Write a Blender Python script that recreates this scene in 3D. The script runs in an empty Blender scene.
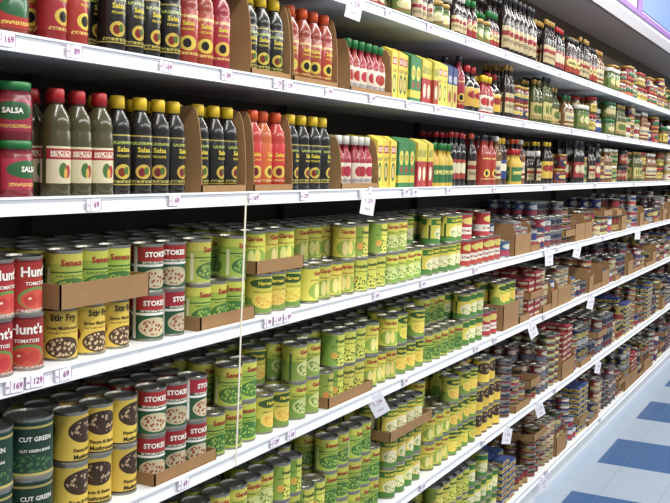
import bpy, math, random
import numpy as np
from mathutils import Matrix, Vector
random.seed(11)
scene = bpy.context.scene
scene.view_settings.view_transform = 'Standard'
COL = scene.collection

# ------------------------------------------------------------------ materials
def srgb(c):
    return tuple((x/12.92 if x <= .04045 else ((x+.055)/1.055)**2.4) for x in c) + (1,)
def hx(s):
    return srgb(tuple(int(s[i:i+2], 16)/255 for i in (0, 2, 4)))
def lx(s):
    c = hx(s); g = .3*c[0]+.59*c[1]+.11*c[2]
    return tuple((x*.88+g*.12)*.97+.004 for x in c[:3]) + (1,)

def plain(name, col, rough=.5, metal=0, noise=0.0, nscale=20):
    m = bpy.data.materials.new(name); m.use_nodes = True
    nt = m.node_tree; b = nt.nodes['Principled BSDF']
    b.inputs['Roughness'].default_value = rough
    b.inputs['Metallic'].default_value = metal
    c = hx(col)
    if noise:
        tc = nt.nodes.new('ShaderNodeTexCoord'); n = nt.nodes.new('ShaderNodeTexNoise')
        n.inputs['Scale'].default_value = nscale; n.inputs['Detail'].default_value = 4
        nt.links.new(tc.outputs['Object'], n.inputs['Vector'])
        r = nt.nodes.new('ShaderNodeMapRange')
        r.inputs['To Min'].default_value = 1-noise; r.inputs['To Max'].default_value = 1+noise
        nt.links.new(n.outputs['Fac'], r.inputs['Value'])
        mx = nt.nodes.new('ShaderNodeVectorMath'); mx.operation = 'SCALE'
        mx.inputs[0].default_value = c[:3]
        nt.links.new(r.outputs['Result'], mx.inputs['Scale'])
        nt.links.new(mx.outputs['Vector'], b.inputs['Base Color'])
    else:
        b.inputs['Base Color'].default_value = c
    return m

def label(name, base, layers, rough=.5, rep=2, var=.15, coat=0.0, hue=.03):
    """printed label: layers are (kind, (u,v,ru,rv), colour) in label space"""
    m = bpy.data.materials.new(name); m.use_nodes = True
    nt = m.node_tree; N = nt.nodes; L = nt.links; b = N['Principled BSDF']
    b.inputs['Roughness'].default_value = rough
    b.inputs['Coat Weight'].default_value = coat
    b.inputs['Coat Roughness'].default_value = .14
    b.inputs['Specular IOR Level'].default_value = .35
    uv = N.new('ShaderNodeUVMap'); uv.uv_map = 'UVMap'
    sp = N.new('ShaderNodeSeparateXYZ'); L.new(uv.outputs[0], sp.inputs[0])
    def math_(op, a, bb=None, cc=None):
        n = N.new('ShaderNodeMath'); n.operation = op
        for i, v in enumerate((a, bb, cc)):
            if v is None: continue
            if isinstance(v, (int, float)): n.inputs[i].default_value = v
            else: L.new(v, n.inputs[i])
        return n.outputs[0]
    u = math_('FRACT', math_('MULTIPLY_ADD', sp.outputs[0], rep, .5))
    cb = N.new('ShaderNodeCombineXYZ'); L.new(u, cb.inputs[0]); L.new(sp.outputs[1], cb.inputs[1])
    P = cb.outputs[0]
    rn = N.new('ShaderNodeUVMap'); rn.uv_map = 'Rnd'
    rs = N.new('ShaderNodeSeparateXYZ'); L.new(rn.outputs[0], rs.inputs[0])
    cur = None
    def vmath(op, a, bv=None):
        n = N.new('ShaderNodeVectorMath'); n.operation = op
        L.new(a, n.inputs[0])
        if bv is not None: n.inputs[1].default_value = bv
        return n
    for kind, (cu, cv, ru, rv), col in layers:
        s = vmath('SUBTRACT', P, (cu, cv, 0))
        s = vmath('MULTIPLY', s.outputs[0], (1/ru, 1/rv, 0))
        if kind in ('ell', 'pic'):
            mask = math_('LESS_THAN', vmath('LENGTH', s.outputs[0]).outputs['Value'], 1.0)
        else:
            a = vmath('ABSOLUTE', s.outputs[0])
            q = N.new('ShaderNodeSeparateXYZ'); L.new(a.outputs[0], q.inputs[0])
            mask = math_('LESS_THAN', math_('MAXIMUM', q.outputs[0], q.outputs[1]), 1.0)
        if kind == 'txt':
            nz = N.new('ShaderNodeTexNoise')
            sc = (60, 40, 1) if rv <= .03 else (38, 13, 1)
            mp = vmath('MULTIPLY', P, sc)
            L.new(mp.outputs[0], nz.inputs['Vector']); nz.inputs['Scale'].default_value = 1
            nz.inputs['Detail'].default_value = 0
            mask = math_('MULTIPLY', mask, math_('GREATER_THAN', nz.outputs['Fac'], .5))
        if kind == 'pic':
            nz = N.new('ShaderNodeTexVoronoi'); nz.inputs['Scale'].default_value = 1
            mp = vmath('MULTIPLY', P, (15, 13, 1)); L.new(mp.outputs[0], nz.inputs['Vector'])
            mask = math_('MULTIPLY', mask, math_('LESS_THAN', nz.outputs['Distance'], .42))
        mx = N.new('ShaderNodeMix'); mx.data_type = 'RGBA'
        L.new(mask, mx.inputs['Factor'])
        if cur is None: mx.inputs['A'].default_value = lx(base)
        else: L.new(cur, mx.inputs['A'])
        mx.inputs['B'].default_value = lx(col)
        cur = mx.outputs['Result']
    hs = N.new('ShaderNodeHueSaturation')
    L.new(cur, hs.inputs['Color'])
    L.new(math_('MULTIPLY_ADD', rs.outputs[0], 2*var, 1-var), hs.inputs['Value'])
    L.new(math_('MULTIPLY_ADD', rs.outputs[1], hue, .5-hue/2), hs.inputs['Hue'])
    L.new(hs.outputs[0], b.inputs['Base Color'])
    return m

M_white = plain('shelf_white_enamel', 'e2e4e7', .4, noise=.03, nscale=6)
M_rail = plain('price_rail_white', 'f0f1f3', .4)
M_metal = plain('tin_metal', 'a3a095', .3, .85)
M_card = plain('corrugated_cardboard', '937048', .85, noise=.16, nscale=25)
M_tag = plain('tag_paper', 'ecebf2', .6)
M_mag = plain('tag_magenta_ink', '93307f', .6)
M_peg = plain('back_panel_paint', '443c34', .8, noise=.06)
M_string = plain('white_tape', 'e6dcc8', .6)
def cap(c, r=.4): return plain('cap_'+c, c, r)
C_yel, C_red, C_org, C_grn, C_blk, C_wht, C_gold = [cap(c) for c in
    ('dab522', 'a41c1e', 'c84e1e', '1c6a30', '1b1b1d', 'd6d4c8', 'a48034')]
T_white = plain('ink_white', 'ece8de', .5); T_black = plain('ink_black', '16140f', .5)
T_red = plain('ink_red', '98181e', .5); T_yel = plain('ink_yellow', 'e0ca44', .5); T_grn = plain('ink_green', '12401f', .5)

G1 = label('label_corn', 'c6c22e', [('rect', (.5, .2, .5, .2), '6c9028'), ('ell', (.5, .36, .34, .2), 'dcc83a'),
    ('pic', (.5, .34, .28, .15), 'd49a1e'), ('ell', (.5, .77, .4, .12), '34561e'), ('rect', (.5, .965, .5, .035), '4d7424'),
    ('txt', (.5, .56, .3, .02), '23461c')])
G2 = label('label_green_beans', '9cb02e', [('rect', (.5, .88, .5, .12), 'cac634'), ('ell', (.5, .30, .38, .2), '3c6c26'),
    ('pic', (.5, .30, .33, .16), '8fae3c'), ('rect', (.5, .6, .5, .015), '35601e'), ('txt', (.5, .53, .3, .02), '204a1a'),
    ('rect', (.02, .4, .05, .3), 'd8d49c')])
G3 = label('label_hominy', 'd2c232', [('rect', (.5, .12, .5, .12), '477c2a'), ('ell', (.5, .4, .3, .2), 'e1d9a8'),
    ('pic', (.5, .38, .25, .15), '6f932f'), ('rect', (.5, .8, .42, .1), '3d742b'), ('rect', (.03, .45, .04, .25), '2c4a1c')])
G4 = label('label_peppers', '86a430', [('rect', (.5, .5, .2, .5), 'd0cc3c'), ('pic', (.5, .3, .36, .22), '2c5a22'),
    ('rect', (.5, .96, .5, .04), 'c9b52e'), ('ell', (.22, .35, .1, .1), 'd49a2a'), ('txt', (.5, .6, .38, .02), '1e4418')])
G5 = label('label_peas', 'b8bf30', [('ell', (.5, .8, .4, .12), 'd8d040'), ('rect', (.5, .28, .5, .28), '7d9c30'), ('ell', (.5, .36, .3, .2), 'c8cf78'),
    ('pic', (.5, .36, .27, .17), '4a7a24'), ('txt', (.5, .62, .3, .02), '23461c'), ('rect', (.02, .4, .05, .36), '3a641e')])
G6 = label('label_baby_corn', 'cfc42e', [('rect', (.5, .04, .5, .04), '3f6c22'), ('ell', (.5, .33, .36, .24), '8ca62e'), ('ell', (.4, .33, .08, .2), 'dcd078'),
    ('ell', (.56, .36, .08, .2), 'dcc858'), ('rect', (.5, .96, .5, .04), '6a8f26'), ('txt', (.5, .62, .3, .02), '5a1c14')])
R1 = label('label_tomato', 'a8181b', [('rect', (.5, .93, .5, .03), '7c0f12'), ('ell', (.5, .27, .34, .2), '5f8a3a'),
    ('ell', (.5, .25, .3, .17), 'c83a24'), ('ell', (.38, .24, .12, .11), 'b51c1a'), ('ell', (.62, .24, .12, .11), 'bb241c'), ('ell', (.36, .27, .03, .02), 'e8c8b0'), ('txt', (.5, .06, .36, .02), 'e4e0d8')], hue=.01)
K1 = label('label_stew', 'a81a20', [('rect', (.5, .32, .5, .32), '1a4c2e'), ('ell', (.5, .29, .34, .2), 'b8ab88'),
    ('pic', (.5, .29, .3, .17), '8a3c18'), ('rect', (.5, .56, .5, .025), 'e4e0d4'), ('rect', (.03, .5, .06, .5), 'e0ddd2'), ('txt', (.5, .62, .3, .02), 'e8e0d0')], hue=.01)
Y1 = label('label_mushrooms', 'dcbb22', [('ell', (.5, .25, .34, .2), '4a331c'), ('pic', (.5, .25, .3, .17), 'cdb080'),
    ('rect', (.5, .96, .5, .035), '2b2418'), ('ell', (.03, .4, .1, .12), '7c2f1c'), ('txt', (.5, .52, .3, .015), '3a2a18')], hue=.01)
Y2 = label('label_mushrooms_tan', 'd6b524', [('ell', (.5, .64, .36, .24), '3e2a1a'), ('pic', (.5, .64, .31, .19), 'b89a74'),
    ('rect', (.5, .97, .5, .03), '2b2418'), ('rect', (.5, .04, .5, .04), '2b2418')], hue=.01)
DG = label('label_dark_green', '173c28', [('rect', (.5, .86, .5, .02), 'b5a052'), ('pic', (.5, .25, .36, .15), '3c6a36'),
    ('rect', (.5, .06, .5, .03), 'b5a052')])
RW = label('label_red_white', 'b0262a', [('rect', (.5, .36, .5, .13), 'd8d2c4'), ('txt', (.5, .36, .36, .05), '8b1c20'),
    ('ell', (.5, .72, .34, .13), 'd8c45a')])

BK = label('hot_sauce_black', '14100d', [('rect', (.5, .36, .5, .25), '191612'),
    ('ell', (.5, .24, .2, .075), 'c8a820'), ('ell', (.46, .235, .09, .045), '7a1c14'), ('ell', (.58, .25, .07, .04), '4c6a20'), ('txt', (.5, .14, .36, .015), 'c9b94a'),
    ('rect', (.5, .11, .5, .006), 'b09a2a'), ('rect', (.5, .605, .5, .006), 'b09a2a'), ('txt', (.5, .53, .3, .015), 'a8b83a')], rough=.25, var=.1, coat=.4)
BR = label('hot_sauce_red', '8f1c10', [('rect', (.5, .36, .5, .24), 'a02016'),
    ('ell', (.5, .25, .24, .08), 'd0b22a'), ('ell', (.47, .25, .11, .05), '17130f'), ('txt', (.5, .14, .36, .015), 'd9c95a'),
    ('txt', (.5, .54, .3, .015), 'e0d070')], rough=.25, coat=.4)
BO = label('hot_sauce_orange', 'b84616', [('rect', (.5, .36, .5, .24), 'c8421a'),
    ('ell', (.5, .25, .24, .08), 'd9bb2a'), ('ell', (.47, .25, .11, .05), '6a1c12'), ('txt', (.5, .14, .36, .015), 'e0d080')], rough=.25, coat=.4)
BV = label('green_salsa_bottle', '45401f', [('rect', (.5, .3, .44, .17), 'd0c49c'), ('rect', (.5, .4, .44, .05), '9c241c'), ('txt', (.5, .4, .34, .03), 'e8dcc0'),
    ('ell', (.44, .25, .1, .07), '3f6d2b'), ('ell', (.56, .24, .09, .06), 'a8281c'), ('ell', (.5, .22, .05, .05), 'd0a030')], rough=.2, coat=.5)
BS = label('louisiana_red', '981c16', [('rect', (.5, .3, .4, .2), 'd8ccb4'), ('ell', (.5, .34, .25, .1), 'a8241c'),
    ('txt', (.5, .17, .36, .03), '283a7a')], rough=.25, coat=.4)
BB = label('worcestershire', '21120d', [('rect', (.5, .3, .4, .18), 'b8a678'), ('rect', (.5, .36, .4, .04), '8c1e18'),
    ('txt', (.5, .24, .34, .03), '2a1c14')], rough=.2, coat=.5)
BC = label('bbq_brown', '2f160d', [('rect', (.5, .32, .45, .2), '982c1a'), ('ell', (.5, .36, .36, .1), 'd0bc6a'), ('txt', (.5, .36, .26, .04), '2a140c')], rough=.25, coat=.4)
BG = label('olive_oil', '464c18', [('rect', (.5, .3, .4, .18), 'b8a860'), ('ell', (.5, .33, .2, .1), '4c6420'),
    ('txt', (.5, .16, .36, .03), '6a2418')], rough=.18, coat=.5)
BA = label('vinegar_amber', '6f4616', [('rect', (.5, .32, .4, .18), 'c8b88a'), ('txt', (.5, .36, .34, .05), '20366a'), ('rect', (.5, .22, .4, .03), '7a2a1c')], rough=.2, coat=.5)
BD = label('soy_sauce', '100b09', [('rect', (.5, .32, .42, .18), '94242a'), ('ell', (.5, .34, .28, .1), 'c8bf9a')], rough=.18, coat=.5)
BY = label('mustard_sauce', 'c8a21e', [('rect', (.5, .3, .45, .2), '2a6a34'), ('txt', (.5, .34, .34, .05), 'e0d060')])
BT = label('teriyaki', '1c100c', [('rect', (.5, .34, .42, .2), 'c8a022'), ('ell', (.5, .38, .3, .08), '8c1c18')], rough=.2, coat=.5)
BU = label('blue_label_sauce', '3a1a10', [('rect', (.5, .34, .42, .2), '2a4278'), ('ell', (.5, .38, .3, .08), 'd8d0b0')], rough=.2, coat=.5)
JR = label('salsa_jar', '7c1f12', [('rect', (.5, .42, .46, .27), 'a41e26'), ('ell', (.5, .5, .38, .16), '1f5a30'),
    ('txt', (.5, .24, .34, .03), 'e2c84a')], rough=.25, coat=.4)
JG = label('pickle_jar', '42531e', [('rect', (.5, .42, .44, .25), '5f7a30'), ('ell', (.5, .45, .3, .15), 'c4bc80'),
    ('txt', (.5, .26, .34, .03), 'b0201c')], rough=.2, coat=.5)
JY = label('pepper_jar', '94802a', [('rect', (.5, .42, .44, .22), '245a2e'), ('txt', (.5, .42, .34, .07), 'd2c984')], rough=.2, coat=.5)
JD = label('olive_jar', '33241a', [('rect', (.5, .42, .46, .25), '8a1e1e'), ('txt', (.5, .45, .36, .08), 'd0c49e')], rough=.2, coat=.5)
JO = label('relish_jar', '5a3c14', [('rect', (.5, .42, .46, .22), 'bfa840'), ('txt', (.5, .45, .36, .08), '4a2a14')], rough=.2, coat=.5)
JW = label('pale_jar', 'a89a70', [('rect', (.5, .42, .46, .22), 'd2cdb8'), ('ell', (.5, .45, .3, .12), '8c2a24')], rough=.2, coat=.5)
JB = label('red_pepper_jar', '7c2a14', [('rect', (.5, .42, .46, .2), '1c2c54'), ('ell', (.5, .45, .3, .12), 'c0a848')], rough=.2, coat=.5)
XY = label('yellow_box', 'dfc622', [('rect', (.5, .82, .4, .08), 'a8281e'), ('txt', (.5, .82, .34, .05), 'e6e0c8'),
    ('ell', (.5, .35, .32, .2), '3a6a2a'), ('ell', (.5, .35, .22, .13), 'c8b060'), ('txt', (.5, .62, .38, .04), '2a1c14')], rep=1)
XG = label('green_box', '2a7a3a', [('ell', (.5, .66, .36, .16), 'd8cb3a'), ('txt', (.5, .66, .26, .06), '93211c'),
    ('rect', (.5, .2, .5, .08), 'd0bd28'), ('ell', (.5, .4, .2, .08), 'a8301c')], rep=1)
XR = label('red_yellow_box', 'ccbc28', [('rect', (.5, .3, .5, .3), 'a8281c'), ('txt', (.5, .78, .4, .08), '2a5a2c'),
    ('ell', (.5, .32, .28, .16), 'd8ceac')], rep=1)
XB = label('blue_box', '2a4074', [('rect', (.5, .3, .5, .3), 'b8a440'), ('txt', (.5, .72, .36, .08), 'd8d8d0'), ('ell', (.5, .3, .3, .14), '8c201c')], rep=1)
XC = label('sardine_red_box', '8e2024', [('rect', (.5, .55, .42, .16), 'c0b69c'), ('ell', (.5, .3, .26, .12), 'a87c30')], rep=1, var=.25)
XM = label('sardine_maroon_box', '5c2028', [('rect', (.5, .5, .42, .2), '8c8a86'), ('ell', (.5, .3, .26, .12), '2a3458')], rep=1, var=.25)
XN = label('sardine_grey_box', '7c7c7a', [('rect', (.5, .5, .42, .2), '84242a'), ('ell', (.5, .3, .26, .12), 'b8b49c')], rep=1, var=.25)
def small(name, a, b_, c): return label(name, a, [('rect', (.5, .28, .5, .16), b_), ('ell', (.5, .66, .38, .16), c)], var=.3, hue=.05)
SM = [small('fish_can_red', '881e20', 'a09068', 'b8ac84'), small('fish_can_grey', '6c7074', '5c2426', '2c3040'),
      small('fish_can_navy', '222e54', '8e8e8a', 'a08c44'), small('fish_can_teal', '2c5052', 'a8a490', '8c3028'),
      small('meat_can_brown', '54301f', 'a0803c', '8c201c'), small('meat_can_maroon', '64202a', '2c2c38', 'a89e88'),
      small('fish_can_white', '9e9e9a', '8c2a30', '2e3a68'), small('fish_can_green', '3a5634', 'b0a662', '7c2824'),
      small('fish_can_crimson', '982428', '24305a', 'c4c0b2'), small('fish_can_blue', '304c80', '9c2c30', 'c0c0ba'),
      small('fish_can_gold', '9c843c', '742020', '2a2418'),
      small('meat_can_black', '222024', '8c2c2a', 'b0a058'), small('fish_can_red_dark', '741a1e', '54606c', 'b8ac98')]

# ------------------------------------------------------------------ templates
class Tpl:
    def __init__(s, V, F, UV, MI, SM_):
        s.V = np.array(V, float)
        s.tot = np.array([len(f) for f in F]); s.idx = np.array([i for f in F for i in f])
        s.uv = np.array([p for f in UV for p in f], float); s.mi = np.array(MI); s.sm = np.array(SM_)

def merge_tpl(ts, mis=None, offs=None):
    V, tot, idx, uv, mi, sm = [], [], [], [], [], []; o = 0
    for k, t in enumerate(ts):
        V.append(t.V if not offs else t.V+np.array(offs[k])); tot.append(t.tot); idx.append(t.idx+o); uv.append(t.uv)
        mi.append(t.mi if not mis or mis[k] is None else np.full(len(t.mi), mis[k])); sm.append(t.sm); o += len(t.V)
    r = Tpl.__new__(Tpl)
    r.V, r.tot, r.idx, r.uv, r.mi, r.sm = [np.concatenate(a) for a in (V, tot, idx, uv, mi, sm)]
    return r

def lathe(prof, seg=18):
    H = max(p[1] for p in prof); V = []; F = []; UV = []; MI = []; S = []
    for (r, z, m, s) in prof:
        for k in range(seg):
            a = 2*math.pi*k/seg
            V.append((r*math.sin(a), -r*math.cos(a), z))
    for i in range(len(prof)-1):
        for k in range(seg):
            k2 = (k+1) % seg
            F.append((i*seg+k, i*seg+k2, (i+1)*seg+k2, (i+1)*seg+k))
            u0, u1 = k/seg, (k+1)/seg; z0, z1 = prof[i][1]/H, prof[i+1][1]/H
            UV.append(((u0, z0), (u1, z0), (u1, z1), (u0, z1)))
            MI.append(prof[i][2]); S.append(prof[i][3])
    n = (len(prof)-1)*seg
    F.append(tuple(n+k for k in range(seg))); UV.append(tuple((0.5, .99) for k in range(seg)))
    MI.append(prof[-1][2]); S.append(False)
    return Tpl(V, F, UV, MI, S)

def can_prof(r, h):
    e = r+.0014
    return [(e, 0, 1, 1), (e, .003, 1, 1), (r, .0055, 0, 1), (r, h-.0065, 1, 1), (e, h-.003, 1, 0), (e, h, 1, 0),
            (r-.0015, h, 1, 0), (r-.003, h-.004, 1, 0), (r*.6, h-.004, 1, 0), (r*.57, h-.0028, 1, 0)]
def bottle_big(h=.212, r=.0295):
    return [(r*.92, 0, 0, 1), (r, .006, 0, 1), (r, h*.60, 0, 1), (r*.93, h*.63, 0, 1), (r*.97, h*.66, 0, 1), (r*.86, h*.75, 0, 1),
            (r*.5, h*.845, 0, 1), (r*.42, h*.87, 1, 1), (r*.56, h*.872, 1, 1), (r*.54, h*.985, 1, 1), (r*.46, h, 1, 0)]
def bottle_small(h=.165, r=.0225):
    return [(r*.93, 0, 0, 1), (r, .005, 0, 1), (r, h*.56, 0, 1), (r*.8, h*.66, 0, 1), (r*.45, h*.74, 0, 1),
            (r*.4, h*.84, 1, 1), (r*.56, h*.845, 1, 1), (r*.56, h*.985, 1, 1), (r*.5, h, 1, 0)]
def bottle_tall(h=.26, r=.032):
    return [(r*.93, 0, 0, 1), (r, .006, 0, 1), (r, h*.6, 0, 1), (r*.85, h*.68, 0, 1), (r*.42, h*.78, 0, 1),
            (r*.36, h*.9, 1, 1), (r*.46, h*.905, 1, 1), (r*.46, h*.99, 1, 1), (r*.4, h, 1, 0)]
def bottle_round(h=.19, r=.038):
    return [(r*.8, 0, 0, 1), (r, .012, 0, 1), (r, h*.5, 0, 1), (r*.9, h*.6, 0, 1), (r*.6, h*.7, 0, 1), (r*.35, h*.76, 0, 1),
            (r*.33, h*.86, 1, 1), (r*.42, h*.865, 1, 1), (r*.42, h*.985, 1, 1), (r*.36, h, 1, 0)]
def jar_prof(h=.108, r=.039):
    return [(r*.92, 0, 0, 1), (r, .006, 0, 1), (r, h*.76, 0, 1), (r*.88, h*.85, 1, 1), (r*.94, h*.852, 1, 1),
            (r*.94, h*.985, 1, 1), (r*.88, h, 1, 0)]
def box_tpl(w, d, h):
    x, y = w/2, d/2
    V = [(-x, -y, 0), (x, -y, 0), (x, y, 0), (-x, y, 0), (-x, -y, h), (x, -y, h), (x, y, h), (-x, y, h)]
    F = [(0, 1, 5, 4), (1, 2, 6, 5), (2, 3, 7, 6), (3, 0, 4, 7), (4, 5, 6, 7), (3, 2, 1, 0)]
    q = ((-.5, 0), (.499, 0), (.499, 1), (-.5, 1)); t = ((-.5, .92), (.499, .92), (.499, .98), (-.5, .98))
    return Tpl(V, F, [q, q, q, q, t, t], [0]*6, [False]*6)
def carton_tpl(w, d, h):
    b = box_tpl(w, d, h*.9)
    x, y = w/2*.96, d/2
    V = [(-x, -y, h*.9), (x, -y, h*.9), (x, y, h*.9), (-x, y, h*.9), (-x, -.002, h), (x, -.002, h), (x, .002, h), (-x, .002, h)]
    F = [(0, 1, 5, 4), (1, 2, 6, 5), (2, 3, 7, 6), (3, 0, 4, 7), (4, 5, 6, 7)]
    t = ((-.5, .92), (.499, .92), (.499, .98), (-.5, .98))
    return merge_tpl([b, Tpl(V, F, [t]*5, [0]*5, [False]*5)])

def text_tpl(s, size, r=None, zc=0, fat=.02, mi=0, off=.0009):
    cu = bpy.data.curves.new('t', 'FONT'); cu.body = s; cu.size = size; cu.align_x = 'CENTER'; cu.align_y = 'CENTER'
    cu.resolution_u = 2; cu.offset = fat*size
    ob = bpy.data.objects.new('t', cu); COL.objects.link(ob)
    bpy.context.view_layer.update()
    me = ob.evaluated_get(bpy.context.evaluated_depsgraph_get()).to_mesh()
    V = []
    for v in me.vertices:
        x, z = v.co.x, v.co.y
        if r: a = x/r; V.append(((r+off)*math.sin(a), -(r+off)*math.cos(a), z+zc))
        else: V.append((x, -off, z+zc))
    F = [tuple(p.vertices) for p in me.polygons]
    t = Tpl(V, F, [[(0, 0)]*len(f) for f in F], [mi]*len(F), [False]*len(F))
    ob.evaluated_get(bpy.context.evaluated_depsgraph_get()).to_mesh_clear()
    bpy.data.objects.remove(ob); bpy.data.curves.remove(cu)
    return t

class Batch:
    def __init__(s, name, mats): s.name = name; s.mats = mats; s.items = []
    def add(s, t, x, y, z, rot=0, tilt=0, sc=1):
        s.items.append((t, x, y, z, rot, tilt, sc))
    def build(s, parent=None):
        if not s.items: return
        V, tot, idx, uv, mi, sm, rn = [], [], [], [], [], [], []; o = 0
        for t, x, y, z, rot, tilt, sc in s.items:
            c, q = math.cos(rot), math.sin(rot); P = t.V*sc
            if tilt:
                ct, st = math.cos(tilt), math.sin(tilt)
                P = np.stack([P[:, 0]*ct+P[:, 2]*st, P[:, 1], -P[:, 0]*st+P[:, 2]*ct], 1)
            V.append(np.stack([P[:, 0]*c-P[:, 1]*q+x, P[:, 0]*q+P[:, 1]*c+y, P[:, 2]+z], 1))
            tot.append(t.tot); idx.append(t.idx+o); uv.append(t.uv); mi.append(t.mi); sm.append(t.sm)
            rn.append(np.tile([random.random(), random.random()], (len(t.uv), 1))); o += len(t.V)
        V, tot, idx, uv, mi, sm, rn = [np.concatenate(a) for a in (V, tot, idx, uv, mi, sm, rn)]
        me = bpy.data.meshes.new(s.name)
        me.vertices.add(len(V)); me.vertices.foreach_set('co', V.ravel().astype(np.float32))
        me.loops.add(len(idx)); me.loops.foreach_set('vertex_index', idx.astype(np.int32))
        me.polygons.add(len(tot))
        st = np.concatenate([[0], np.cumsum(tot)[:-1]])
        me.polygons.foreach_set('loop_start', st.astype(np.int32))
        me.polygons.foreach_set('loop_total', tot.astype(np.int32))
        me.polygons.foreach_set('material_index', mi.astype(np.int32))
        me.polygons.foreach_set('use_smooth', sm.astype(bool))
        me.update(calc_edges=True)
        a = me.uv_layers.new(name='UVMap'); a.data.foreach_set('uv', uv.ravel().astype(np.float32))
        a = me.uv_layers.new(name='Rnd'); a.data.foreach_set('uv', rn.ravel().astype(np.float32))
        for m in s.mats: me.materials.append(m)
        me.validate()
        ob = bpy.data.objects.new(s.name, me); COL.objects.link(ob)
        if parent: ob.parent = parent
        return ob

def boxes(name, lst, mat, parent=None):
    b = Batch(name, [mat])
    for (x0, x1, y0, y1, z0, z1) in lst:
        b.add(box_tpl(x1-x0, y1-y0, z1-z0), (x0+x1)/2, (y0+y1)/2, z0)
    return b.build(parent)
def empty(name):
    e = bpy.data.objects.new(name, None); COL.objects.link(e); return e

# ------------------------------------------------------------------ shelving
XA, XB_ = .6, 13
RAILZ = {1: 2.222, 2: 1.944, 3: 1.649, 4: 1.318, 5: .984, 6: .546, 7: .119}
SZ = {k: v+.013 for k, v in RAILZ.items()}
DEPTH = .44
unit = empty('supermarket_shelving_unit')
for k, z in RAILZ.items():
    boxes('shelf_%d' % k, [(XA, XB_, .004, DEPTH, SZ[k]-.022, SZ[k])], M_white, unit)
    segs = []
    x = XA-.1
    while x < XB_:
        x1 = min(x+1.22, XB_)
        segs += [(x+.001, x1-.001, -.004, .004, z-.017, z+.017), (x+.001, x1-.001, -.009, -.004, z+.013, z+.017),
                 (x+.001, x1-.001, -.009, -.004, z-.017, z-.013)]
        x = x1
    boxes('price_rail_%d' % k, segs, M_rail, unit)
boxes('back_panel', [(XA, XB_, DEPTH, DEPTH+.02, .02, 2.42)], M_peg, unit)
up = []
x = XA+.02
while x < XB_:
    up.append((x-.015, x+.015, DEPTH-.03, DEPTH, 0.0, 2.45)); x += 1.22
boxes('upright_posts', up, M_peg, unit)
boxes('kick_plate', [(XA, XB_, .02, .04, 0, RAILZ[7]-.01)], M_white, unit)

# ------------------------------------------------------------------ fill helpers
KX = 1.035      # goods stand a little behind the rail
SEG = {}
def tp(kind, far):
    key = (kind, far)
    if key not in SEG:
        n = 12 if far else 24
        SEG[key] = {'can': lambda: lathe(can_prof(.0365, .110), n), 'can_l': lambda: lathe(can_prof(.048, .118), n),
            'can_s': lambda: lathe(can_prof(.033, .078), n), 'tuna': lambda: lathe(can_prof(.042, .040), n),
            'big': lambda: lathe(bottle_big(), n), 'small': lambda: lathe(bottle_small(), n),
            'tall': lambda: lathe(bottle_tall(), n), 'mid': lambda: lathe(bottle_tall(.215, .027), n),
            'round': lambda: lathe(bottle_round(), n), 'slim': lambda: lathe(bottle_tall(.24, .022), n),
            'jar': lambda: lathe(jar_prof(), n), 'jar_t': lambda: lathe(jar_prof(.15, .036), n), 'jar_s': lambda: lathe(jar_prof(.08, .031), n),
            'flat': lambda: carton_tpl(.105, .06, .032),
            'box': lambda: carton_tpl(.046, .07, .175)}[kind]()
    return SEG[key]
PITCH = {'can': (.0765, .0765, .110), 'can_l': (.1, .1, .118), 'can_s': (.0695, .0695, .078), 'tuna': (.0875, .0875, .04),
         'big': (.0605, .0605, .212), 'small': (.047, .047, .165), 'tall': (.066, .066, .26), 'mid': (.056, .056, .215),
         'round': (.079, .079, .19), 'slim': (.046, .046, .24), 'jar_t': (.074, .074, .15), 'jar_s': (.064, .064, .08),
         'flat': (.107, .062, .0322), 'jar': (.081, .081, .108), 'box': (.05, .074, .175)}
DEEP = ('can', 'can_s', 'tuna', 'can_l', 'flat', 'jar_s')

def fill(name, shelf, x0, x1, kind, mats, stack=1, rag=.0, y0=.022, z0=0, jit=.5, txt=None, depth=.40, base_rot=-.25, miss=0, push=.008):
    x0 *= KX; x1 *= KX
    px, py, ph = PITCH[kind]
    b = Batch(name, mats)
    n = max(1, int((x1-x0+.006)/px)); rows = int((depth-y0)/py)
    gap = min((x1-x0-n*px)/n, .004); off = ((x1-x0)-n*(px+gap))/2
    for i in range(n):
        cx = x0+off+(px+gap)*(i+.5); far = cx > 4.2
        t = tp(kind, far)
        gone = random.random() < miss
        fwd = random.uniform(-push, 0)
        deepcut = stack > 1 and random.random() < rag*.35
        for j in range(rows):
            cy = y0+py*(j+.5)
            if j == 0: cy += fwd
            if gone and j == 0: continue
            top = stack
            if j == 0 and (random.random() < rag or deepcut): top = stack-1
            if j == 1 and (random.random() < rag*.3 or deepcut): top = stack-1
            if j == 2 and deepcut and random.random() < .4: top = stack-1
            for s in range(top):
                if j >= 3 and s < top-1: continue
                if j >= 3 and kind not in DEEP: continue
                r = 0 if kind in ('box', 'flat') else random.uniform(-jit, jit)+base_rot
                dx = random.uniform(-.001, .001); dy = random.uniform(-.0015, .0015)
                if s: dx += random.uniform(-.0015, .0015)
                tl = random.uniform(-.012, .012) if kind in ('big', 'small', 'mid', 'slim', 'box') else 0
                z = SZ[shelf]+z0+s*ph
                b.add(t, cx+dx, cy+dy, z, r, tl)
                if txt is not None and (j == 0 or (s == top-1 and j == 1)) and not far: b.add(txt, cx+dx, cy+dy, z, r, tl)
    return b.build()

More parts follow.
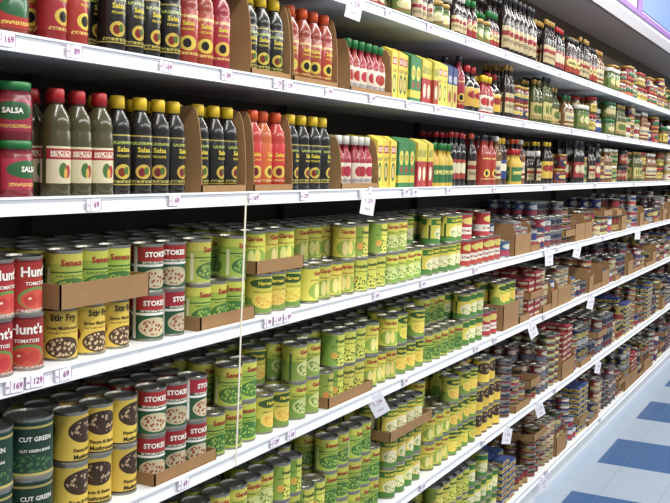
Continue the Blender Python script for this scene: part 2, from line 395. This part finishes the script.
def tray(name, shelf, x0, x1, z0=0, front=.045, side=.045, y0=.008, d=.36):
    x0 *= KX; x1 *= KX
    t = .003; z = SZ[shelf]+z0
    b = Batch(name, [M_card])
    b.add(box_tpl(x1-x0, t, front), (x0+x1)/2, y0+t/2, z)
    b.add(box_tpl(x1-x0, t, side), (x0+x1)/2, y0+d-t/2, z)
    for xs in (x0+t/2, x1-t/2):
        prof = [(y0, 0), (y0+d, 0), (y0+d, side)] + [(y0+.03-.028*math.sin(a), front+(side-front)*(math.cos(a)))
               for a in np.linspace(0, math.pi/2, 6)] + [(y0, front)]
        n = len(prof)
        V = [(-t/2, p[0], p[1]) for p in prof]+[(t/2, p[0], p[1]) for p in prof]
        F = [tuple(range(n))[::-1], tuple(range(n, 2*n))]+[(i, (i+1) % n, (i+1) % n+n, i+n) for i in range(n)]
        b.add(Tpl(V, F, [[(0, 0)]*len(f) for f in F], [0]*len(F), [False]*len(F)), xs, 0, z)
    return b.build()

# lettering wrapped on tins
tx_tom = merge_tpl([text_tpl("Hunt's", .026, .0365, .080, .03, 2), text_tpl("TOMATOES", .0095, .0365, .058, .02, 2)])
tx_stk = text_tpl("STOKES", .0160, .0365, .086, .035, 2)
tx_msh = merge_tpl([text_tpl("Stir Fry", .018, .0365, .088, .03, 2), text_tpl("Straw Mushrooms", .0098, .0365, .067, .02, 2)])
tx_ms2 = merge_tpl([text_tpl("Pieces & Stems", .010, .0365, .030, .03, 2), text_tpl("Mushrooms", .0125, .0365, .016, .03, 2)])
tx_dg = merge_tpl([text_tpl("CUT GREEN", .0125, .048, .078, .02, 2), text_tpl("CUT GREEN BEANS", .0075, .048, .055, .02, 2)])
tx_g = text_tpl("Seneca", .0175, .0365, .085, .03, 2)
tx_corn = merge_tpl([text_tpl("Harvest", .0135, .0365, .085, .03, 2), text_tpl("whole corn", .008, .0365, .064, .02, 2)])
tx_hom = text_tpl("HOMINY", .014, .0365, .087, .03, 2)
tx_pep = text_tpl("Nopalitos", .014, .0365, .083, .03, 2)
tx_pea = text_tpl("Garden", .016, .0365, .088, .03, 2)
tx_bk = merge_tpl([text_tpl("Salsa", .015, .0295, .098, .02, 2), text_tpl("PICANTE", .0075, .0295, .084, .01, 2)])
tx_jar = text_tpl("SALSA", .014, .039, .054, .03, 2)

BKm = [BK, C_yel, T_yel]
# ------------------------------------------------------------------ shelf 3
fill('salsa_jars', 3, .96, 1.42, 'jar', [JR, C_grn, T_white], stack=2, txt=tx_jar)
fill('green_salsa_bottles', 3, 1.425, 1.61, 'big', [BV, C_red, T_red], y0=.018)
fill('black_hot_sauce_bottles', 3, 1.612, 1.868, 'big', BKm, txt=tx_bk)
tray('cardboard_display_tray', 3, 1.895, 2.085, front=.02, side=.205)
fill('black_hot_sauce_bottles', 3, 1.898, 2.082, 'big', BKm, txt=tx_bk)
tray('cardboard_display_tray', 3, 2.12, 2.315, front=.02, side=.205)
fill('orange_hot_sauce_bottles', 3, 2.125, 2.31, 'big', [BO, C_org, T_yel], txt=tx_bk)
fill('black_hot_sauce_bottles', 3, 2.32, 2.57, 'big', BKm, txt=tx_bk)
tray('cardboard_display_tray', 3, 2.60, 2.86, front=.02, side=.16)
fill('red_pepper_sauce_bottles', 3, 2.61, 2.85, 'small', [BS, C_wht])
fill('yellow_seasoning_boxes', 3, 2.87, 3.01, 'box', [XY])
fill('green_seasoning_boxes', 3, 3.03, 3.17, 'box', [XG])
fill('seasoning_boxes', 3, 3.19, 3.34, 'box', [XR])
# ------------------------------------------------------------------ shelf 2
fill('tomato_sauce_jars', 2, .96, 1.40, 'jar', [JR, C_red, T_white], stack=2)
fill('red_hot_sauce_bottles', 2, 1.40, 1.56, 'big', [BR, C_red, T_yel], txt=tx_bk)
fill('black_hot_sauce_bottles', 2, 1.58, 1.84, 'big', BKm, txt=tx_bk)
fill('red_hot_sauce_bottles', 2, 1.845, 2.03, 'big', [BR, C_red, T_yel], txt=tx_bk)
tray('cardboard_display_tray', 2, 2.095, 2.29, front=.02, side=.205)
fill('black_hot_sauce_bottles', 2, 2.10, 2.285, 'big', BKm, txt=tx_bk)
tray('cardboard_display_tray', 2, 2.305, 2.56, front=.02, side=.205)
fill('red_hot_sauce_bottles', 2, 2.31, 2.555, 'big', [BR, C_org, T_yel], txt=tx_bk)
tray('cardboard_display_tray', 2, 2.64, 2.94, front=.02, side=.16)
fill('red_pepper_sauce_bottles', 2, 2.65, 2.93, 'small', [BS, C_grn])
fill('yellow_seasoning_boxes', 2, 2.95, 3.10, 'box', [XY])
fill('green_seasoning_boxes', 2, 3.10, 3.20, 'box', [XG])
fill('yellow_seasoning_boxes', 2, 3.205, 3.36, 'box', [XR])
fill('yellow_seasoning_boxes', 2, 3.36, 3.46, 'box', [XY])
fill('blue_seasoning_boxes', 2, 3.46, 3.57, 'box', [XB])
fill('yellow_pepper_sauce_bottles', 3, 3.37, 3.57, 'small', [BY, C_grn])

def mixed(shelf, x0, x1, choices, lo=.2, hi=.45):
    x = x0; last = None
    while x < x1-.08:
        w = min(random.uniform(lo, hi), x1-x)
        c = random.choice([q for q in choices if q is not last]); last = c
        nm, kind, mats, st = c
        fill(nm, shelf, x, x+w, kind, mats, stack=st, rag=.25 if st > 1 else 0, y0=.022+random.choice([0, 0, .02, .05]), miss=.1)
        x += w+.004
SAUCE = [('worcestershire_bottles', 'mid', [BB, C_org], 1), ('soy_sauce_bottles', 'mid', [BD, C_red], 1),
         ('barbecue_sauce_bottles', 'big', [BC, C_blk], 1), ('pepper_sauce_bottles', 'small', [BS, C_yel], 1),
         ('vinegar_bottles', 'mid', [BA, C_wht], 1), ('steak_sauce_bottles', 'small', [BB, C_wht], 1), ('soy_sauce_bottles', 'small', [BD, C_yel], 1),
         ('teriyaki_sauce_bottles', 'round', [BT, C_red], 1), ('cooking_wine_bottles', 'slim', [BB, C_gold], 1),
         ('barbecue_sauce_bottles', 'big', [BU, C_yel], 1), ('mustard_bottles', 'small', [BY, C_red], 1), ('pepper_sauce_bottles', 'mid', [BR, C_blk], 1)]
OIL = [('olive_oil_bottles', 'mid', [BG, C_gold], 1), ('soy_sauce_bottles', 'slim', [BD, C_blk], 1), ('barbecue_sauce_bottles', 'big', [BC, C_red], 1),
       ('vinegar_bottles', 'round', [BA, C_grn], 1), ('worcestershire_bottles', 'mid', [BB, C_blk], 1), ('olive_oil_bottles', 'slim', [BG, C_blk], 1),
       ('pepper_jars', 'jar_t', [JY, C_gold], 1), ('teriyaki_sauce_bottles', 'mid', [BT, C_yel], 1), ('relish_jars', 'jar_s', [JB, C_gold], 2)]
JARS = [('pickle_jars', 'jar', [JG, C_grn], 2), ('pepper_jars', 'jar', [JY, C_wht], 2), ('olive_jars', 'jar', [JD, C_blk], 2),
        ('salsa_jars', 'jar', [JR, C_gold], 2), ('pickle_jars', 'jar_t', [JG, C_wht], 1), ('red_pepper_jars', 'jar_t', [JB, C_red], 1),
        ('relish_jars', 'jar', [JO, C_red], 2), ('relish_jars', 'jar_t', [JO, C_grn], 1), ('olive_oil_bottles', 'mid', [BG, C_gold], 1),
        ('vinegar_bottles', 'mid', [BA, C_wht], 1), ('artichoke_jars', 'jar_s', [JW, C_gold], 3), ('red_pepper_jars', 'jar_s', [JB, C_gold], 3),
        ('artichoke_jars', 'jar_t', [JW, C_grn], 1), ('steak_sauce_bottles', 'small', [BU, C_wht], 1), ('salsa_jars', 'jar_s', [JR, C_wht], 2),
        ('teriyaki_sauce_bottles', 'round', [BT, C_red], 1), ('pickle_jars', 'jar', [JG, C_gold], 2)]
mixed(3, 3.58, 4.85, SAUCE, .09, .18); mixed(3, 4.86, 6.2, OIL, .1, .22); mixed(3, 6.21, 12.4, JARS, .14, .34)
mixed(2, 3.58, 4.3, SAUCE, .09, .18); mixed(2, 4.31, 5.5, OIL, .1, .22); mixed(2, 5.51, 12.4, JARS, .14, .34)
SA1 = [('olive_oil_bottles', 'tall', [BG, C_gold], 1), ('soy_sauce_bottles', 'slim', [BD, C_red], 1), ('cooking_wine_bottles', 'tall', [BB, C_blk], 1),
       ('vinegar_bottles', 'mid', [BA, C_gold], 1), ('barbecue_sauce_bottles', 'big', [BC, C_blk], 1), ('cooking_wine_bottles', 'slim', [BB, C_gold], 1),
       ('vinegar_bottles', 'round', [BA, C_blk], 1)]
S1N = [('soy_sauce_bottles', 'small', [BD, C_red], 1), ('barbecue_sauce_bottles', 'small', [BC, C_grn], 1), ('pepper_jars', 'jar', [JG, C_gold], 1),
       ('relish_jars', 'jar_t', [JO, C_blk], 1), ('steak_sauce_bottles', 'small', [BB, C_wht], 1), ('salsa_jars', 'jar', [JR, C_grn], 2),
       ('mustard_bottles', 'small', [BY, C_red], 1)]
mixed(1, .96, 2.8, SAUCE, .2, .4); mixed(1, 2.81, 4.1, S1N, .1, .22)
fill('cooking_wine_bottles', 1, 4.12, 4.6, 'tall', [BB, C_blk]); mixed(1, 4.61, 6.2, SA1, .12, .28); mixed(1, 6.21, 12.4, JARS, .14, .34)

# ------------------------------------------------------------------ shelf 4 tins
GC = [G1, M_metal, T_yel]; GB = [G2, M_metal, T_red]; GH = [G3, M_metal, T_yel]; GP = [G4, M_metal, T_grn]
GE = [G5, M_metal, T_red]; GY = [G6, M_metal, T_red]
fill('tomato_cans', 4, .96, 1.425, 'can', [R1, M_metal, T_white], stack=2, txt=tx_tom)
fill('mushroom_cans', 4, 1.44, 1.70, 'can', [Y1, M_metal, T_black], stack=1, txt=tx_msh, y0=.03)
tray('cardboard_can_tray', 4, 1.435, 1.705, z0=.1105, front=.05, side=.05, d=.33)
fill('green_bean_cans', 4, 1.44, 1.70, 'can', GB, stack=1, z0=.1145, txt=tx_g)
fill('stew_cans', 4, 1.715, 1.885, 'can', [K1, M_metal, T_white], stack=2, txt=tx_stk)
tray('cardboard_can_tray', 4, 1.90, 2.135, z0=.0, front=.035, side=.035, d=.32)
fill('green_bean_cans', 4, 1.905, 2.13, 'can', GB, stack=2, rag=.3, txt=tx_g)
tray('cardboard_can_tray', 4, 2.18, 2.43, z0=.111, front=.035, side=.035, d=.32, y0=.034)
fill('corn_cans', 4, 2.17, 2.44, 'can', GC, stack=1, txt=tx_corn)
fill('baby_corn_cans', 4, 2.185, 2.425, 'can', GY, stack=1, z0=.1145, y0=.05, txt=tx_pea)
fill('baby_corn_cans', 4, 2.45, 2.76, 'can', GY, stack=2, rag=.35, txt=tx_pea)
fill('pepper_cans', 4, 2.77, 3.0, 'can', GP, stack=2, rag=.3, txt=tx_pep)
fill('pea_cans', 4, 3.01, 3.3, 'can', GE, stack=2, rag=.3, txt=tx_pea)
fill('hominy_cans', 4, 3.31, 3.72, 'can', GH, stack=2, rag=.3, txt=tx_hom)
fill('red_bean_cans', 4, 3.73, 4.2, 'can', [RW, M_metal], stack=2, rag=.25)
# ------------------------------------------------------------------ shelf 5
fill('cut_green_bean_cans', 5, .95, 1.462, 'can_l', [DG, M_metal, T_white], stack=2, txt=tx_dg)
fill('mushroom_cans', 5, 1.475, 1.73, 'can', [Y2, M_metal, T_black], stack=2, y0=.03, txt=tx_ms2)
tray('cardboard_can_tray', 5, 1.735, 1.975, z0=0, front=.03, side=.03, d=.32)
fill('stew_cans', 5, 1.742, 1.97, 'can', [K1, M_metal, T_white], stack=2, txt=tx_stk)
fill('green_bean_cans', 5, 1.98, 2.20, 'can', GB, stack=2, rag=.25, txt=tx_g)
fill('corn_cans', 5, 2.205, 2.38, 'can', GC, stack=2, rag=.35, txt=tx_corn)
fill('pea_cans', 5, 2.39, 2.55, 'can', GE, stack=2, rag=.35, txt=tx_pea)
tray('cardboard_can_tray', 5, 2.56, 2.86, z0=.0, front=.035, side=.035, d=.32)
fill('pepper_cans', 5, 2.565, 2.855, 'can', GP, stack=2, rag=.2, txt=tx_pep)
fill('baby_corn_cans', 5, 2.87, 3.1, 'can', GY, stack=2, rag=.35, txt=tx_pea)
fill('corn_cans', 5, 3.11, 3.35, 'can', GC, stack=2, rag=.35, txt=tx_corn)
fill('green_bean_cans', 5, 3.36, 3.75, 'can', GB, stack=2, rag=.35, txt=tx_g)
fill('hominy_cans', 5, 3.76, 4.0, 'can', GH, stack=2, rag=.3)
fill('red_bean_cans', 5, 4.01, 4.2, 'can', [RW, M_metal], stack=2, rag=.3)
tray('cardboard_can_tray', 5, 4.22, 4.45, z0=0, front=.12, side=.12, d=.3)
fill('corn_cans', 5, 4.225, 4.445, 'can', GC, stack=2)
# ------------------------------------------------------------------ shelf 6
fill('corn_cans', 6, .96, 2.0, 'can', GC, stack=3, rag=.35, txt=tx_corn)
fill('pea_cans', 6, 2.01, 2.3, 'can', GE, stack=3, rag=.35, txt=tx_pea)
fill('pepper_cans', 6, 2.31, 2.6, 'can', GP, stack=3, rag=.35, txt=tx_pep)
fill('green_bean_cans', 6, 2.61, 3.0, 'can', GB, stack=3, rag=.35, txt=tx_g)
tray('cardboard_can_tray', 6, 3.02, 3.4, z0=.22, front=.035, side=.035, d=.32)
fill('hominy_cans', 6, 3.03, 3.39, 'can', GH, stack=3, txt=tx_hom)
fill('baby_corn_cans', 6, 3.42, 3.65, 'can', GY, stack=3, rag=.35, txt=tx_pea)
fill('corn_cans', 6, 3.66, 3.95, 'can', GC, stack=3, rag=.35, txt=tx_corn)
fill('mushroom_cans', 6, 3.96, 4.3, 'can', [Y2, M_metal], stack=3, rag=.2)
# ------------------------------------------------------------------ shelf 7
fill('green_bean_cans', 7, .96, 2.4, 'can', GB, stack=3, rag=.3)
fill('corn_cans', 7, 2.41, 3.1, 'can', GC, stack=3, rag=.3)
fill('pea_cans', 7, 3.11, 3.45, 'can', GE, stack=3, rag=.3, txt=tx_pea)
fill('pepper_cans', 7, 3.46, 3.9, 'can', GP, stack=3, rag=.3, txt=tx_pep)
fill('hominy_cans', 7, 3.91, 4.3, 'can', GH, stack=3, rag=.3)
def far_tins(shelf, x0, x1, levels):
    x = x0
    while x < x1-.15:
        w = min(random.uniform(.12, .28), x1-x)
        kind = random.choice(['tuna', 'tuna', 'can_s', 'can_s', 'can', 'flat'])
        hh = PITCH[kind][2]; st = max(1, int(levels*random.uniform(.55, 1)/hh))
        m = random.choice(SM)
        mats = [m, M_metal] if kind != 'flat' else [random.choice([XC, XM, XN, XB])]
        nm = {'tuna': 'fish_cans', 'flat': 'sardine_boxes'}.get(kind, 'meat_cans')
        fill(nm, shelf, x+.004, x+w-.004, kind, mats, stack=st, rag=.4)
        q = random.random()
        if q < .3:
            tray('cardboard_can_tray', shelf, x+.001, x+w-.001, z0=hh*random.randint(0, st-1), front=.035, side=.035, d=.34)
        elif q < .44:
            tray('cardboard_can_tray', shelf, x+.001, x+w-.001, z0=0, front=.1, side=.15, d=.34)
        x += w
far_tins(4, 4.22, 12.4, .25); far_tins(5, 4.47, 12.4, .25); far_tins(6, 4.32, 12.4, .34); far_tins(7, 4.32, 12.4, .33)

# ------------------------------------------------------------------ price tags
def tagify(s, s2):
    c = box_tpl(.046, .0012, .024); t = text_tpl(s, .0165, None, .012, .02, 1, off=.0011); t2 = text_tpl(s2, .008, None, .012, .01, 1, off=.0011)
    bar = box_tpl(.0008, .0004, .024)
    return merge_tpl([c, t, t2, bar, bar, bar], [0, 1, 1, 1, 1, 1], [(0, 0, 0), (.007, 0, 0), (-.017, 0, 0), (-.0105, -.0009, 0), (.0225, -.0009, 0), (-.0225, -.0009, 0)])
TG = [tagify(a, b) for a, b in (('169', 'ea'), ('99', '2/'), ('89', 'oz'), ('129', 'ea'), ('69', 'ct'))]
tags = Batch('shelf_price_tags', [M_tag, M_mag])
TAGX = {1: [2.75, 2.95, 3.3, 3.7, 4.2, 4.7, 5.1, 5.7, 6.5], 2: [1.325, 1.50, 1.79, 2.03, 2.27, 2.325, 2.56, 2.85, 3.14, 3.4, 3.9, 4.5, 5.4, 6.3, 7.4],
        3: [1.25, 1.56, 1.83, 2.165, 2.43, 2.8, 3.14, 3.22, 3.55, 4.1, 4.9, 6.0, 7.2],
        4: [1.345, 1.397, 1.475, 2.25, 2.302, 2.354, 2.93, 3.33, 3.9, 4.95, 5.2, 6.3], 5: [1.88, 2.3, 2.39, 3.2, 3.95, 4.2, 5.0, 6.0],
        6: [2.6, 3.0, 3.4, 4.1, 5.3], 7: [4.2, 5.2, 6.5]}
for k, xs in TAGX.items():
    for x in xs:
        tags.add(random.choice(TG), x, -.0098, RAILZ[k]-.012+random.uniform(-.002, .002), random.uniform(-.04, .04), random.uniform(-.07, .07))
tags.build()
def hcard():
    return merge_tpl([box_tpl(.056, .0012, .072), text_tpl('1.29', .020, None, .043, .0, 1, off=.0011), text_tpl('SALE', .010, None, .018, .0, 1, off=.0011),
                      box_tpl(.012, .006, .02)], [0, 1, 1, 0], [(0, 0, 0)]*3+[(0, 0, .066)])
HC = hcard()
cards = Batch('hanging_sale_cards', [M_tag, M_mag])
for k, x, rot, tilt in [(1, 2.64, -.5, .2), (3, 2.78, -.4, .16), (4, 4.95, -.5, -.1), (4, 5.5, -.5, .2), (5, 2.96, -.9, -.5), (5, 4.75, -.5, -.45),
                        (6, 4.35, -.5, .15), (6, 4.95, -.6, -.4), (5, 5.9, -.5, .2), (7, 5.1, -.5, -.5), (4, 7.3, -.5, 0), (6, 6.2, -.4, .2)]:
    cards.add(HC, x, -.035, RAILZ[k]-.062, rot, tilt)
cards.build()
tape = Batch('hanging_tape_strip', [M_string])
tape.add(box_tpl(.006, .0015, .68), 2.10, -.014, .97, 0, .03); tape.build()

# ------------------------------------------------------------------ room
def floor_mat():
    m = bpy.data.materials.new('floor_tiles'); m.use_nodes = True
    nt = m.node_tree; N = nt.nodes; L = nt.links; b = N['Principled BSDF']
    tc = N.new('ShaderNodeTexCoord'); sp = N.new('ShaderNodeSeparateXYZ'); L.new(tc.outputs['Object'], sp.inputs[0])
    def mt(op, a, bb):
        n = N.new('ShaderNodeMath'); n.operation = op
        for i, v in enumerate((a, bb)):
            if isinstance(v, (int, float)): n.inputs[i].default_value = v
            else: L.new(v, n.inputs[i])
        return n.outputs[0]
    a = mt('LESS_THAN', mt('MODULO', mt('ADD', sp.outputs[0], 100.2), 1.22), .61)
    e = mt('LESS_THAN', sp.outputs[1], -.12)
    a = mt('MULTIPLY', a, e)
    gx = mt('LESS_THAN', mt('MODULO', mt('ADD', sp.outputs[0], 100), .305), .004)
    gy = mt('LESS_THAN', mt('MODULO', mt('ADD', sp.outputs[1], 100), .305), .004)
    g = mt('MAXIMUM', gx, gy)
    m1 = N.new('ShaderNodeMix'); m1.data_type = 'RGBA'; m1.inputs['A'].default_value = hx('a3b1c2'); m1.inputs['B'].default_value = hx('3a5f90'); L.new(a, m1.inputs['Factor'])
    m2 = N.new('ShaderNodeMix'); m2.data_type = 'RGBA'; L.new(m1.outputs['Result'], m2.inputs['A']); m2.inputs['B'].default_value = hx('6d7f9a')
    L.new(mt('MULTIPLY', g, .5), m2.inputs['Factor'])
    L.new(m2.outputs['Result'], b.inputs['Base Color'])
    b.inputs['Roughness'].default_value = .25
    return m
boxes('floor', [(-3, 16, -3.5, 1.5, -.05, 0)], floor_mat())
M_wall = plain('wall_paint_brown', '6a5c4c', .8, noise=.08, nscale=3)
M_fas = plain('fascia_paint_lavender', 'd8d6de', .6, noise=.03, nscale=2)
boxes('wall_back', [(-1, 16, .75, .85, 0, 4.2)], M_wall)
boxes('soffit', [(-1, 16, .28, .745, 2.90, 4.2)], M_fas)
boxes('trim_1', [(-1, 16, .25, .278, 2.86, 2.95)], plain('trim_grey', '9a989f', .5))
poster = empty('wall_mural_sign')
boxes('panel', [(6.6, 12, .27, .279, 3.0, 4.15)], plain('mural_lilac', 'bcb0dc', .5), poster)
boxes('blue_field', [(8.6, 12, .262, .269, 3.06, 4.1)], plain('mural_blue', '6484c4', .5), poster)
boxes('purple_stripe', [(6.6, 12, .262, .269, 3.0, 3.04), (8.4, 8.6, .262, .269, 3.04, 4.15)], plain('mural_purple', '8450a4', .5), poster)

# ------------------------------------------------------------------ lights
w = bpy.data.worlds.new('World'); scene.world = w; w.use_nodes = True
w.node_tree.nodes['Background'].inputs[0].default_value = (.94, .97, 1, 1)
w.node_tree.nodes['Background'].inputs[1].default_value = .42
def area(name, loc, sx, sy, e, rot):
    l = bpy.data.lights.new(name, 'AREA'); l.shape = 'RECTANGLE'; l.size = sx; l.size_y = sy; l.energy = e; l.color = (1, .985, .94)
    o = bpy.data.objects.new(name, l); o.location = loc; o.rotation_euler = rot; COL.objects.link(o)
area('fluorescent_light', (6, -1.3, 3.7), 13, .2, 275, (math.radians(24), 0, 0))
area('fluorescent_light', (6, -3.2, 3.3), 13, .2, 155, (math.radians(52), 0, 0))

# ------------------------------------------------------------------ camera
cam = bpy.data.cameras.new('camera'); cam.lens = 1000/670*36; cam.sensor_width = 36; cam.clip_start = .05
co = bpy.data.objects.new('camera', cam); COL.objects.link(co)
d = Vector((515, -75.5, 1000)).normalized()
ur = .03
u = Vector((ur, -1, -(75.5+515*ur)/1000)).normalized()
yv = u.cross(d)
rows = [Vector((v.x, -v.y, -v.z)) for v in (d, yv, u)]
Mx = Matrix(rows).to_4x4()
Mx.translation = Vector((0, -1.35, 1.75))
co.matrix_world = Mx
scene.camera = co
